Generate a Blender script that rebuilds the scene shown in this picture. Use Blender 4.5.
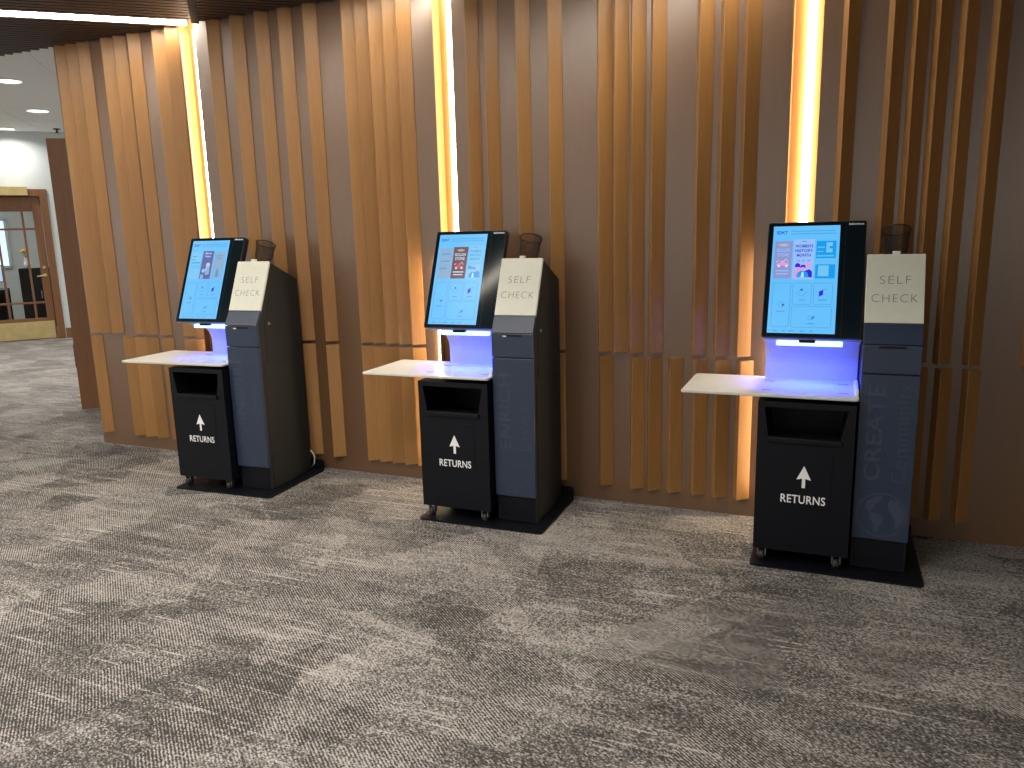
import bpy, bmesh, math, random
from mathutils import Vector, Matrix
random.seed(7)
for o in list(bpy.data.objects): bpy.data.objects.remove(o)
scene = bpy.context.scene
COL = scene.collection

# ------------------------------------------------------------------ camera
CAM_H = 1.55
RM = [[0.9206475, 0.0528298, -0.3868037], [0.3896250, -0.1865309, 0.9018861], [-0.0245044, -0.9810276, -0.1923131]]
cd = bpy.data.cameras.new('camera'); cam = bpy.data.objects.new('camera', cd); COL.objects.link(cam)
cd.sensor_width = 36.0; cd.lens = 769.0 / 1024 * 36; cd.clip_start = 0.05
cam.matrix_world = Matrix([[RM[i][0], -RM[i][1], -RM[i][2], (0, 0, CAM_H)[i]] for i in range(3)] + [[0, 0, 0, 1]])
scene.camera = cam

# ------------------------------------------------------------------ world, large lights, exposure
world = bpy.data.worlds.new('world'); scene.world = world; world.use_nodes = True
bgn = world.node_tree.nodes['Background']
bgn.inputs[0].default_value = (1.0, 0.97, 0.91, 1); bgn.inputs[1].default_value = 1.75
scene.view_settings.view_transform = 'Standard'; scene.view_settings.look = 'None'
scene.view_settings.exposure = 0.0; scene.view_settings.gamma = 1.0
scene.view_settings.use_curve_mapping = False
LOBBY_W = 22.0        # watts of one lobby downlight
CORR_W = 30.0         # watts of one corridor downlight
LED_E = 26.0          # emission of the wall light strips
CEIL_LED_E = 36.0
SCAN_W = 6.0

# ------------------------------------------------------------------ helpers
def lin(r, g, b):
    f = lambda c: (c / 255 / 12.92) if c / 255 <= 0.04045 else ((c / 255 + 0.055) / 1.055) ** 2.4
    return (f(r), f(g), f(b))
def link(o, parent=None):
    COL.objects.link(o)
    if parent: o.parent = parent
    return o
def tag(o, label, cat, group=None, kind=None):
    if label: o['label'] = label
    if cat: o['category'] = cat
    if group: o['group'] = group
    if kind: o['kind'] = kind
    return o
def obj(name, bm, mat, parent=None, smooth=False):
    me = bpy.data.meshes.new(name); bmesh.ops.recalc_face_normals(bm, faces=bm.faces[:]); bm.to_mesh(me); bm.free()
    mats = mat if isinstance(mat, (list, tuple)) else [mat]
    for m in mats: me.materials.append(m)
    if smooth:
        for p in me.polygons: p.use_smooth = True
    return link(bpy.data.objects.new(name, me), parent)
def empty(name, loc=(0, 0, 0), rz=0.0):
    o = bpy.data.objects.new(name, None); o.location = loc; o.rotation_euler = (0, 0, rz); o.empty_display_size = 0.1
    return link(o)
def box(bm, x0, x1, y0, y1, z0, z1, mi=0, bev=0.0, seg=2, mtx=None):
    t = bmesh.new()
    bmesh.ops.create_cube(t, size=1)
    for v in t.verts:
        v.co = Vector((x0 + (v.co.x + .5) * (x1 - x0), y0 + (v.co.y + .5) * (y1 - y0), z0 + (v.co.z + .5) * (z1 - z0)))
    if bev > 0: bmesh.ops.bevel(t, geom=t.edges[:], offset=bev, segments=seg, affect='EDGES', profile=0.5)
    merge(bm, t, mi, mtx)
def merge(bm, t, mi=0, mtx=None):
    if mtx is not None: t.transform(mtx)
    mp = {}
    for v in t.verts: mp[v] = bm.verts.new(v.co)
    for f in t.faces:
        try: n = bm.faces.new([mp[v] for v in f.verts])
        except ValueError: continue
        n.material_index = mi; n.smooth = f.smooth
    t.free()
def poly(bm, pts, mi=0):
    f = bm.faces.new([bm.verts.new(p) for p in pts]); f.material_index = mi; return f
def prism(bm, prof, fn0, fn1, mi=0):
    """closed prism from 2D profile; fn0/fn1 map (a,b) to 3D at both ends"""
    a = [bm.verts.new(fn0(*p)) for p in prof]; b = [bm.verts.new(fn1(*p)) for p in prof]; n = len(prof)
    fs = [bm.faces.new(a[::-1]), bm.faces.new(b)]
    for i in range(n): fs.append(bm.faces.new([a[i], a[(i + 1) % n], b[(i + 1) % n], b[i]]))
    for f in fs: f.material_index = mi
def tube(bm, pts, r, seg=8, mi=0, closed=False, cap=True):
    pts = [Vector(p) for p in pts]; n = len(pts); rings = []; up = None
    for i in range(n):
        if closed: d = (pts[(i + 1) % n] - pts[i - 1]).normalized()
        else: d = (pts[min(i + 1, n - 1)] - pts[max(i - 1, 0)]).normalized()
        if up is None:
            up = Vector((0, 0, 1)) if abs(d.z) < .9 else Vector((1, 0, 0))
        s = d.cross(up).normalized(); up = s.cross(d).normalized()
        rr = r[i] if isinstance(r, (list, tuple)) else r
        rings.append([bm.verts.new(pts[i] + (s * math.cos(2 * math.pi * k / seg) + up * math.sin(2 * math.pi * k / seg)) * rr) for k in range(seg)])
    m = n if closed else n - 1
    for i in range(m):
        A, B = rings[i], rings[(i + 1) % n]
        for k in range(seg):
            f = bm.faces.new([A[k], A[(k + 1) % seg], B[(k + 1) % seg], B[k]]); f.material_index = mi; f.smooth = True
    if cap and not closed:
        bm.faces.new(rings[0][::-1]).material_index = mi; bm.faces.new(rings[-1]).material_index = mi
def rrect(x0, x1, y0, y1, r, n=5):
    out = []
    for cx, cy, a0 in ((x1 - r, y0 + r, -90), (x1 - r, y1 - r, 0), (x0 + r, y1 - r, 90), (x0 + r, y0 + r, 180)):
        for i in range(n + 1):
            a = math.radians(a0 + 90 * i / n); out.append((cx + r * math.cos(a), cy + r * math.sin(a)))
    return out
def ribbon(pts, w, closed=False):
    """2D polyline -> list of quads (2D)"""
    q = []; n = len(pts); P = [Vector(p) for p in pts]
    L, R_ = [], []
    for i in range(n):
        if closed: d = P[(i + 1) % n] - P[i - 1]
        else: d = P[min(i + 1, n - 1)] - P[max(i - 1, 0)]
        d.normalize(); nn = Vector((-d.y, d.x)) * w / 2; L.append(P[i] + nn); R_.append(P[i] - nn)
    for i in range(n if closed else n - 1):
        j = (i + 1) % n; q.append([tuple(L[i]), tuple(L[j]), tuple(R_[j]), tuple(R_[i])])
    return q
_tc = {}
def text2d(s, spacing=1.0, offset=0.0):
    """text -> (verts2d, faces, width, height) normalised: cap height 1, origin bottom-left"""
    key = (s, spacing, offset)
    if key in _tc: return _tc[key]
    cu = bpy.data.curves.new('t', 'FONT'); cu.body = s; cu.size = 1.0; cu.space_character = spacing; cu.offset = offset
    cu.resolution_u = 4
    o = bpy.data.objects.new('t', cu); COL.objects.link(o)
    dg = bpy.context.evaluated_depsgraph_get(); dg.update()
    me = bpy.data.meshes.new_from_object(o.evaluated_get(dg))
    vs = [(v.co.x, v.co.y) for v in me.vertices]; fs = [list(p.vertices) for p in me.polygons]
    bpy.data.objects.remove(o); bpy.data.curves.remove(cu); bpy.data.meshes.remove(me)
    x0 = min(v[0] for v in vs); x1 = max(v[0] for v in vs); h = 0.729
    vs = [((x - x0) / h, y / h) for x, y in vs]
    _tc[key] = (vs, fs, (x1 - x0) / h); return _tc[key]
def put_text(bm, s, fn, x, y, h, w=None, mi=0, spacing=1.0, offset=0.0, align='c'):
    """fn maps (a,b)->3D. (x,y) baseline anchor; h cap height; w forces the width"""
    vs, fs, tw = text2d(s, spacing, offset)
    sx = h if w is None else w / tw; W_ = tw * sx
    ox = x - W_ / 2 if align == 'c' else x
    V = [bm.verts.new(fn(ox + a * sx, y + b * h)) for a, b in vs]
    for f in fs:
        try: bm.faces.new([V[i] for i in f]).material_index = mi
        except ValueError: pass

# ------------------------------------------------------------------ materials
def newmat(name):
    m = bpy.data.materials.new(name); m.use_nodes = True; nt = m.node_tree
    return m, nt, nt.nodes['Principled BSDF']
def N(nt, typ, **kw):
    n = nt.nodes.new(typ)
    for k, v in kw.items(): setattr(n, k, v)
    return n
def setin(n, **kw):
    for k, v in kw.items(): n.inputs[k.replace('_', ' ')].default_value = v
def coords(nt, rot=(0, 0, 0), scale=(1, 1, 1), kind='Object'):
    t = N(nt, 'ShaderNodeTexCoord'); m = N(nt, 'ShaderNodeMapping')
    m.inputs['Rotation'].default_value = rot; m.inputs['Scale'].default_value = scale
    nt.links.new(t.outputs[kind], m.inputs['Vector']); return m.outputs[0]
def worldpos(nt, rot=(0, 0, 0), scale=(1, 1, 1)):
    t = N(nt, 'ShaderNodeNewGeometry'); m = N(nt, 'ShaderNodeMapping')
    m.inputs['Rotation'].default_value = rot; m.inputs['Scale'].default_value = scale
    nt.links.new(t.outputs['Position'], m.inputs['Vector']); return m.outputs[0]
def ramp(nt, fac, stops):
    r = N(nt, 'ShaderNodeValToRGB'); el = r.color_ramp.elements
    while len(el) < len(stops): el.new(0.5)
    for e, (p, c) in zip(el, stops): e.position = p; e.color = (*c, 1) if len(c) == 3 else c
    nt.links.new(fac, r.inputs[0]); return r.outputs[0]
def math_(nt, op, a, b=None, clamp=False):
    n = N(nt, 'ShaderNodeMath', operation=op); n.use_clamp = clamp
    for i, x in enumerate((a, b)):
        if x is None: continue
        if isinstance(x, (int, float)): n.inputs[i].default_value = x
        else: nt.links.new(x, n.inputs[i])
    return n.outputs[0]
def noise(nt, vec, scale, detail=3, rough=0.5, dist=0.0):
    n = N(nt, 'ShaderNodeTexNoise'); setin(n, Scale=scale, Detail=detail, Roughness=rough, Distortion=dist)
    if vec is not None: nt.links.new(vec, n.inputs['Vector'])
    return n.outputs['Fac']
def bump(nt, b, h, strength=0.3, dist=0.001):
    n = N(nt, 'ShaderNodeBump'); setin(n, Strength=strength, Distance=dist)
    nt.links.new(h, n.inputs['Height']); nt.links.new(n.outputs[0], b.inputs['Normal'])
def plain(name, c, rough=0.5, metal=0.0, var=0.06, spec=0.5, scale=30, coat=0.0, bmp=0.05):
    m, nt, b = newmat(name)
    f = noise(nt, coords(nt), scale, 4)
    lo = tuple(x * (1 - var) for x in c); hi = tuple(min(1, x * (1 + var)) for x in c)
    nt.links.new(ramp(nt, f, [(0.3, lo), (0.7, hi)]), b.inputs['Base Color'])
    setin(b, Roughness=rough, Metallic=metal); b.inputs['Specular IOR Level'].default_value = spec
    b.inputs['Coat Weight'].default_value = coat
    if bmp: bump(nt, b, noise(nt, coords(nt), 900, 2), bmp, 0.0004)
    return m
def emit(name, c, s):
    m, nt, b = newmat(name)
    b.inputs['Base Color'].default_value = (*c, 1); b.inputs['Emission Color'].default_value = (*c, 1)
    b.inputs['Emission Strength'].default_value = s; return m
def screen_mat(name, c, s=1.0):
    m, nt, b = newmat(name)
    b.inputs['Base Color'].default_value = (0.01, 0.01, 0.012, 1); b.inputs['Roughness'].default_value = 0.25
    b.inputs['Emission Color'].default_value = (*c, 1); b.inputs['Emission Strength'].default_value = s; return m
def wood(name, dark, light, rough=0.42, axis='z', spec=0.4, coat=0.0):
    m, nt, b = newmat(name)
    b.inputs['Coat Weight'].default_value = coat; b.inputs['Coat Roughness'].default_value = 0.34
    sc = {'z': (26, 26, 1.3), 'x': (1.3, 26, 26), 'y': (26, 1.3, 26)}[axis]
    v = worldpos(nt, scale=sc)
    f = noise(nt, v, 2.2, 6, 0.62, 0.6)
    sc2 = {'z': (190, 190, 5), 'x': (5, 190, 190), 'y': (190, 5, 190)}[axis]
    g = noise(nt, worldpos(nt, scale=sc2), 1.0, 3)
    mix = math_(nt, 'ADD', math_(nt, 'MULTIPLY', f, 0.7), math_(nt, 'MULTIPLY', g, 0.3))
    mid = tuple((a + c) / 2 for a, c in zip(dark, light))
    if name == 'slat_oak':
        oi = N(nt, 'ShaderNodeObjectInfo'); mix = math_(nt, 'ADD', mix, math_(nt, 'MULTIPLY', math_(nt, 'SUBTRACT', oi.outputs['Random'], 0.5), 0.45))
    nt.links.new(ramp(nt, mix, [(0.28, dark), (0.5, mid), (0.74, light)]), b.inputs['Base Color'])
    setin(b, Roughness=rough); b.inputs['Specular IOR Level'].default_value = spec
    bump(nt, b, g, 0.12, 0.0006); return m

M_SLAT = wood('slat_oak', (0.275, 0.132, 0.038), (0.345, 0.172, 0.055), 0.40, coat=0.25)
M_PANEL = wood('panel_laminate', (0.132, 0.066, 0.030), (0.150, 0.077, 0.036), 0.36, spec=0.6, coat=0.8)
M_DOORWOOD = wood('door_wood', (0.13, 0.055, 0.022), (0.21, 0.095, 0.04), 0.4)
M_BROWN = wood('brown_column', (0.15, 0.062, 0.024), (0.20, 0.088, 0.036), 0.45)
M_CEILSLAT = wood('ceiling_slat_wood', (0.036, 0.020, 0.015), (0.062, 0.036, 0.027), 0.5, axis='x')
M_DARK = plain('ceiling_void', (0.012, 0.012, 0.014), 0.8)
M_BLACK = plain('black_powder_coat', (0.0042, 0.005, 0.0085), 0.42, spec=0.22, scale=60)
M_CHAR = plain('charcoal_powder_coat', (0.016, 0.0175, 0.0185), 0.45, spec=0.3, scale=60)
M_NAVY = plain('navy_metal', (0.021, 0.034, 0.068), 0.34, spec=0.55, scale=40, var=0.04)
M_NAVYTXT = plain('navy_print', (0.038, 0.053, 0.090), 0.5, spec=0.5, var=0.03, bmp=0)
M_WHITE = plain('white_metal', (0.78, 0.78, 0.75), 0.38, var=0.02)
M_CREAM = plain('cream_panel', (0.60, 0.61, 0.53), 0.45, var=0.02)
M_GREYTXT = plain('grey_print', (0.17, 0.18, 0.18), 0.5, bmp=0)
M_WHITETXT = plain('white_print', (0.82, 0.83, 0.84), 0.5, bmp=0)
M_SHELF = plain('frosted_shelf', (0.58, 0.59, 0.55), 0.32, var=0.02)
M_GLASSBLK = plain('black_glass', (0.005, 0.010, 0.014), 0.10, spec=0.18, var=0.02, bmp=0)
M_BEZEL = plain('bezel_plastic', (0.010, 0.011, 0.014), 0.35, bmp=0)
M_STEEL = plain('caster_steel', (0.42, 0.42, 0.42), 0.35, metal=0.9)
M_RUBBER = plain('caster_rubber', (0.03, 0.03, 0.03), 0.6)
M_MESH = plain('cup_wire', (0.012, 0.012, 0.012), 0.45, metal=0.3)
M_BRASS = plain('brass', (0.62, 0.50, 0.24), 0.36, metal=0.75, var=0.1, scale=8)
M_CWHITE = plain('white_paint', (0.52, 0.56, 0.56), 0.8, var=0.02, spec=0.2)
M_TILE = plain('ceiling_tile', (0.84, 0.86, 0.85), 0.9, var=0.03, scale=80, spec=0.1)
M_LED = emit('led_strip', (1.0, 0.84, 0.62), LED_E)
M_LED2 = emit('led_strip_lower', (1.0, 0.80, 0.54), LED_E * 2.6)
M_CLED = emit('ceiling_led', (1.0, 0.92, 0.79), CEIL_LED_E)
M_LAMP = emit('lamp_lens', (1.0, 0.97, 0.92), 6.0)
M_SCAN = emit('scan_bar', (0.45, 0.95, 1.0), 2.2)
M_COVE = plain('pale_grey_metal', (0.46, 0.47, 0.50), 0.4, var=0.02)
M_CABLE = plain('white_cable', (0.7, 0.7, 0.7), 0.5, bmp=0)

def carpet(name, base, contrast=1.0):
    m, nt, b = newmat(name)
    rot = (0, 0, math.radians(39))
    v = worldpos(nt, rot=rot)
    # warped coordinates for the angular patches
    wn = N(nt, 'ShaderNodeTexNoise'); setin(wn, Scale=2.2, Detail=2.0); nt.links.new(v, wn.inputs['Vector'])
    mixv = N(nt, 'ShaderNodeMix', data_type='VECTOR'); mixv.inputs['Factor'].default_value = 0.16
    nt.links.new(v, mixv.inputs[4]); nt.links.new(wn.outputs['Color'], mixv.inputs[5]); pv = mixv.outputs[1]
    def voro(scale, feature='F1', metric='MANHATTAN', sx=(1, 1, 1), off=(0, 0, 0)):
        mp = N(nt, 'ShaderNodeMapping'); mp.inputs['Scale'].default_value = sx; mp.inputs['Location'].default_value = off
        nt.links.new(pv, mp.inputs['Vector'])
        t = N(nt, 'ShaderNodeTexVoronoi', feature=feature, voronoi_dimensions='2D')
        if feature == 'F1': t.distance = metric
        setin(t, Scale=scale); nt.links.new(mp.outputs[0], t.inputs['Vector']); return t
    def val(sock):
        s = N(nt, 'ShaderNodeSeparateColor'); nt.links.new(sock, s.inputs[0]); return s.outputs[0], s.outputs[1]
    c1, c1b = val(voro(2.1, sx=(1.0, 1.6, 1)).outputs['Color'])
    c2, c2b = val(voro(3.4, 'F1', 'EUCLIDEAN', sx=(1.5, 1.0, 1), off=(3.1, 1.7, 0)).outputs['Color'])
    big = noise(nt, v, 1.3, 2)
    patch = math_(nt, 'ADD', math_(nt, 'MULTIPLY', c1, 0.5), math_(nt, 'MULTIPLY', c2, 0.5))
    # soft light streaks inside patches
    st = noise(nt, worldpos(nt, rot=(0, 0, math.radians(-7)), scale=(0.9, 5.0, 1)), 2.0, 4, 0.6, 0.4)
    # ribs: tufting rows
    w = N(nt, 'ShaderNodeTexWave', wave_type='BANDS', bands_direction='Y'); setin(w, Scale=1.0 / 0.0105 * 0.05 * 2 * math.pi / 1.0, Distortion=0.35, Detail=1.0)
    w.inputs['Scale'].default_value = 2 * math.pi / 20 / 0.0105
    nt.links.new(v, w.inputs['Vector']); rib = w.outputs['Fac']
    ribmask = ramp(nt, math_(nt, 'ADD', math_(nt, 'MULTIPLY', c2b, 0.6), math_(nt, 'MULTIPLY', big, 0.5)), [(0.42, (0.08,) * 3), (0.62, (1,) * 3)])
    # yarn grain
    g1 = noise(nt, worldpos(nt, rot=rot, scale=(0.6, 1, 1)), 150, 2, 0.7)
    g2 = noise(nt, v, 60, 3, 0.7)
    sn_ = N(nt, 'ShaderNodeVectorMath', operation='SNAP'); nt.links.new(v, sn_.inputs[0]); sn_.inputs[1].default_value = (0.0085, 0.00525, 10.0)
    wh_ = N(nt, 'ShaderNodeTexWhiteNoise', noise_dimensions='2D'); nt.links.new(sn_.outputs[0], wh_.inputs['Vector']); loop = wh_.outputs['Value']
    # scratchy straight light lines in a few directions
    lines = None
    for k, (deg, ln_, ac) in enumerate(((-2, 1.6, 46), (-47, 1.9, 52), (79, 1.7, 50), (62, 2.2, 60))):
        sn = noise(nt, worldpos(nt, rot=(0, 0, math.radians(deg)), scale=(ln_, ac, 1)), 1.0, 1, 0.4)
        l = ramp(nt, sn, [(0.66, (0,) * 3), (0.74, (1,) * 3)])
        lines = l if lines is None else math_(nt, 'MAXIMUM', lines, l)
    lm = ramp(nt, noise(nt, v, 2.4, 2), [(0.42, (0.05,) * 3), (0.60, (1,) * 3)])
    lines = math_(nt, 'MULTIPLY', math_(nt, 'MULTIPLY', lines, lm), math_(nt, 'ADD', g2, 0.35))
    st2 = noise(nt, worldpos(nt, rot=(0, 0, math.radians(-50)), scale=(1.4, 6.5, 1)), 2.0, 3, 0.6, 0.2)
    st = math_(nt, 'MAXIMUM', st, st2)
    t = math_(nt, 'MULTIPLY', math_(nt, 'SUBTRACT', patch, 0.5), 0.56)
    t = math_(nt, 'ADD', t, math_(nt, 'MULTIPLY', math_(nt, 'SUBTRACT', st, 0.54), 1.15))
    t = math_(nt, 'ADD', t, math_(nt, 'MULTIPLY', math_(nt, 'MULTIPLY', math_(nt, 'SUBTRACT', rib, 0.5), ribmask), 0.75))
    t = math_(nt, 'ADD', t, math_(nt, 'MULTIPLY', math_(nt, 'SUBTRACT', g1, 0.5), 2.2))
    t = math_(nt, 'ADD', t, math_(nt, 'MULTIPLY', math_(nt, 'SUBTRACT', g2, 0.5), 0.8))
    t = math_(nt, 'ADD', t, math_(nt, 'MULTIPLY', lines, 0.72))
    t = math_(nt, 'ADD', t, math_(nt, 'MULTIPLY', math_(nt, 'SUBTRACT', loop, 0.5), 0.62))
    t = math_(nt, 'ADD', math_(nt, 'MULTIPLY', t, contrast), 0.46, clamp=True)
    dk = tuple(x * 0.34 for x in base); md = base; lt = tuple(min(1, x * 3.1) for x in base)
    nt.links.new(ramp(nt, t, [(0.05, dk), (0.45, md), (0.95, lt)]), b.inputs['Base Color'])
    setin(b, Roughness=0.95); b.inputs['Specular IOR Level'].default_value = 0.15
    hh = math_(nt, 'ADD', g1, math_(nt, 'MULTIPLY', rib, 0.5))
    bump(nt, b, hh, 0.6, 0.004)
    return m
M_CARPET = carpet('lobby_carpet', (0.131, 0.123, 0.115))
M_CARPET2 = carpet('corridor_carpet', (0.19, 0.178, 0.168), 0.55)

# ------------------------------------------------------------------ setting
W = 4.164            # wall plane (front of the panelling)
bm = bmesh.new(); box(bm, -11.5, 3.2, -4.5, 4.16, -0.08, 0.0)
tag(obj('floor', bm, M_CARPET), 'grey patterned lobby carpet with pale hatched streaks', 'floor', kind='structure')
bm = bmesh.new(); box(bm, -18.5, 3.2, 4.16, 16.0, -0.08, 0.0); box(bm, -18.5, -11.5, -4.5, 4.16, -0.08, 0.0)
tag(obj('floor_corridor', bm, M_CARPET2), 'smoother grey carpet of the corridor running to the glazed door', 'floor', kind='structure')

ZT = 2.94
GR = [(-4.124, -3.990), (-2.230, -2.105), (-0.278, -0.140)]   # light grooves
segs = [(-5.320, GR[0][0]), (GR[0][1], GR[1][0]), (GR[1][1], GR[2][0]), (GR[2][1], 3.2)]
bm = bmesh.new()
for a, b_ in segs: box(bm, a, b_, W, W + 0.12, 0, 3.0)
for a, b_ in GR: box(bm, a, b_, W + 0.095, W + 0.12, 0, 3.0)
wall = tag(obj('wall_back', bm, M_PANEL), 'brown panelled wall carrying vertical wooden slats behind the kiosks', 'wall', kind='structure')

for a, b_ in GR:
    bm = bmesh.new(); box(bm, a + 0.0005, b_ - 0.0005, W + 0.085, W + 0.095, 0.0, 2.999); box(bm, a + 0.0003, a + 0.006, W + 0.001, W + 0.085, 0.0, 2.999); obj('groove_lining', bm, M_SLAT, wall)
bm = bmesh.new(); box(bm, 3.2, 3.3, -4.5, W + 0.12, 0, 3.4)  # unseen wall added to block light from the right
tag(obj('wall_right_light_block', bm, M_PANEL), 'unseen brown wall added on the right to keep side light off the slats', 'wall', kind='structure')
bm = bmesh.new(); box(bm, -11.5, 3.3, -4.6, -4.5, 0, 1.05); box(bm, -11.5, 3.3, -4.6, -4.5, 2.75, 3.4)  # unseen wall added; solid sill and header cut sheen on the panelling
for x in (-11.5, -8.6, -5.7, -2.8, 0.1, 3.0): box(bm, x, x + 0.2, -4.6, -4.5, 1.05, 2.75)
tag(obj('wall_front_light_mask', bm, M_CWHITE), 'unseen white wall added behind the camera, its window openings shaping the light on the panelling', 'wall', kind='structure')
SD = 0.048
def slat_mesh(w, z0, z1):
    bm = bmesh.new(); pk = 0.021
    prof = [(0, 0.0), (pk, -SD), (pk + 0.003, -SD), (w, -0.004), (w, 0.0)]
    prism(bm, prof, lambda a, b: (a, b, z0), lambda a, b: (a, b, z1))
    me = bpy.data.meshes.new('slat'); bmesh.ops.recalc_face_normals(bm, faces=bm.faces[:]); bm.to_mesh(me); bm.free()
    me.materials.append(M_SLAT); return me
_sl = {}
def slat(x, w, up):
    key = (round(w, 3), up)
    if key not in _sl: _sl[key] = slat_mesh(w, *((0.885, 2.999) if up else (0.100, 0.862)))
    o = bpy.data.objects.new('slat', _sl[key]); o.location = (x, W, 0); link(o, wall)
PK_UP = [-5.25, -5.14, -5.022, -4.79, -4.672, -4.539, -4.315, -4.20,
         -3.843, -3.647, -3.451, -3.272, -3.085, -2.81, -2.718, -2.623, -2.527, -2.434]
for p in PK_UP: slat(p - 0.021, 0.091, True)
LF_UP = [-2.020, -1.903, -1.714, -1.528, -1.250, -1.162, -1.070, -0.963, -0.728, -0.613, -0.502]
for x in LF_UP: slat(x, 0.083, True)
for x in [-0.054, 0.138, 0.232, 0.323, 0.426, 0.550, 0.785, 0.885, 1.06, 1.16, 1.34, 1.44, 1.54, 1.8, 1.9]: slat(x, 0.076, True)
for p in [-5.257, -4.919, -4.80, -4.68, -4.53, -4.318, -4.205,
          -3.843, -3.647, -3.451, -3.272, -3.085, -2.81, -2.718, -2.623, -2.527, -2.434]: slat(p - 0.021, 0.091, False)
for x in [-2.020, -1.903, -1.714, -1.528, -1.243, -1.062, -0.964, -0.850, -0.716, -0.602, -0.484]: slat(x, 0.083, False)
for x in [-0.054, 0.138, 0.232, 0.335, 0.440, 0.557, 1.06, 1.16, 1.34, 1.54]: slat(x, 0.076, False)

# light strips standing in the grooves (upper run in the groove, lower run on its left lip)
where = ['left of the kiosk nearest the corridor', 'behind the middle kiosk', 'behind the kiosk nearest the camera']
for (a, b_), wtxt in zip(GR, where):
    bm = bmesh.new(); box(bm, a + 0.066, a + 0.106, W + 0.054, W + 0.085, 1.10, 2.93, bev=0.003)
    st = empty('wall_light_strip', (0, 0, 0))
    lo = bmesh.new(); box(lo, a - 0.034, a - 0.012, W - 0.014, W, 0.14, 1.41, bev=0.002)
    hs_ = bmesh.new(); box(hs_, a - 0.0115, a - 0.0005, W - 0.040, W, 0.12, 1.43, bev=0.001); obj('light_shield', hs_, M_BROWN, st)
    obj('upper_light', bm, M_LED, st); obj('lower_light', lo, M_LED2, st)
    tag(st, 'vertical warm white light strip in the wall groove ' + wtxt, 'light strip', 'light strips in the panelled wall')

# slatted soffit, run diagonally
ANG = math.radians(40.8); U = Vector((-math.cos(ANG), -math.sin(ANG), 0)); V = Vector((-math.sin(ANG), math.cos(ANG), 0))
bm = bmesh.new(); box(bm, -10.5, 3.2, 1.4, W + 0.05, 3.0, 3.05)
ceil = tag(obj('ceiling', bm, M_DARK), 'dark brown slatted wood soffit along the panelled wall', 'ceiling', kind='structure')
PITCH = 0.062
ledo = [(Vector((g[0] + 0.10, 4.13, 0))).dot(V) for g in GR]
k0 = int(math.floor(Vector((3.2, 1.4, 0)).dot(V) / PITCH)); k1 = int(math.ceil(Vector((-10.5, W, 0)).dot(V) / PITCH))
YE = 4.145
for k in range(k0, k1 + 1):
    c = k * PITCH
    if any(abs(c - l) < 0.052 for l in ledo): continue
    # point on the line: P = c*V + s*U ; y = c*V.y + s*U.y
    s0 = (YE - c * V.y) / U.y; s1 = (1.45 - c * V.y) / U.y
    for lim in (3.1, -10.4):
        sx = (lim - c * V.x) / U.x
        if lim > 0: s0 = max(s0, sx)
        else: s1 = min(s1, sx)
    if s1 - s0 < 0.15: continue
    bm = bmesh.new(); t0 = Matrix.Translation(V * c + Vector((0, 0, 0))) @ Matrix([[U.x, V.x, 0, 0], [U.y, V.y, 0, 0], [0, 0, 1, 0], [0, 0, 0, 1]])
    box(bm, s0, s1, -0.022, 0.022, ZT, 3.0, mtx=t0)
    obj('ceiling_slat', bm, M_CEILSLAT, ceil)
for (g, l), wtxt in zip(zip(GR, ledo), ['meeting the light strip nearest the corridor', 'above the middle kiosk', 'above the kiosk nearest the camera']):
    s0 = (W - 0.03 - l * V.y) / U.y; s1 = (1.5 - l * V.y) / U.y
    t0 = Matrix.Translation(V * l) @ Matrix([[U.x, V.x, 0, 0], [U.y, V.y, 0, 0], [0, 0, 1, 0], [0, 0, 0, 1]])
    bm = bmesh.new(); box(bm, s0, s1, -0.026, 0.026, ZT - 0.002, 3.0, mtx=t0)
    tag(obj('ceiling_light_strip', bm, M_CLED), 'linear light strip set diagonally in the slatted soffit ' + wtxt, 'light strip', 'light strips in the slatted soffit')
# black joint across the soffit slats
bm = bmesh.new(); q = Vector((-3.925, 4.115, 0)); D = Vector((0.673, -0.739, 0)); E_ = Vector((0.739, 0.673, 0))
t0 = Matrix.Translation(q) @ Matrix([[D.x, E_.x, 0, 0], [D.y, E_.y, 0, 0], [0, 0, 1, 0], [0, 0, 0, 1]])
box(bm, 0.0, 2.4, -0.024, 0.024, ZT - 0.012, 3.0, mtx=t0)
obj('soffit_joint', bm, M_DARK, ceil)

# white tiled ceilings (corridor and lobby)
ZC = 3.325
bm = bmesh.new(); box(bm, -18.5, 3.2, W + 0.05, 16, ZC + 0.015, ZC + 0.08); box(bm, -18.5, 3.2, -4.5, 1.4, ZC + 0.015, ZC + 0.08); box(bm, -18.5, -10.5, 1.4, W + 0.05, ZC + 0.015, ZC + 0.08)
ceil2 = tag(obj('ceiling_tiled', bm, M_TILE), 'white tiled ceiling with round downlights beyond the soffit', 'ceiling', kind='structure')
bm = bmesh.new(); box(bm, -10.5, 3.2, 1.36, 1.4, ZT, ZC + 0.015)
tag(obj('trim_1', bm, M_DARK), 'dark fascia along the front edge of the slatted soffit', 'trim', kind='structure')
tl = bmesh.new(); box(tl, 0.004, 1.196, 0.004, 1.196, 0, 0.015)
tile_me = bpy.data.meshes.new('ceiling_tile'); tl.to_mesh(tile_me); tl.free(); tile_me.materials.append(M_TILE)
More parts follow.
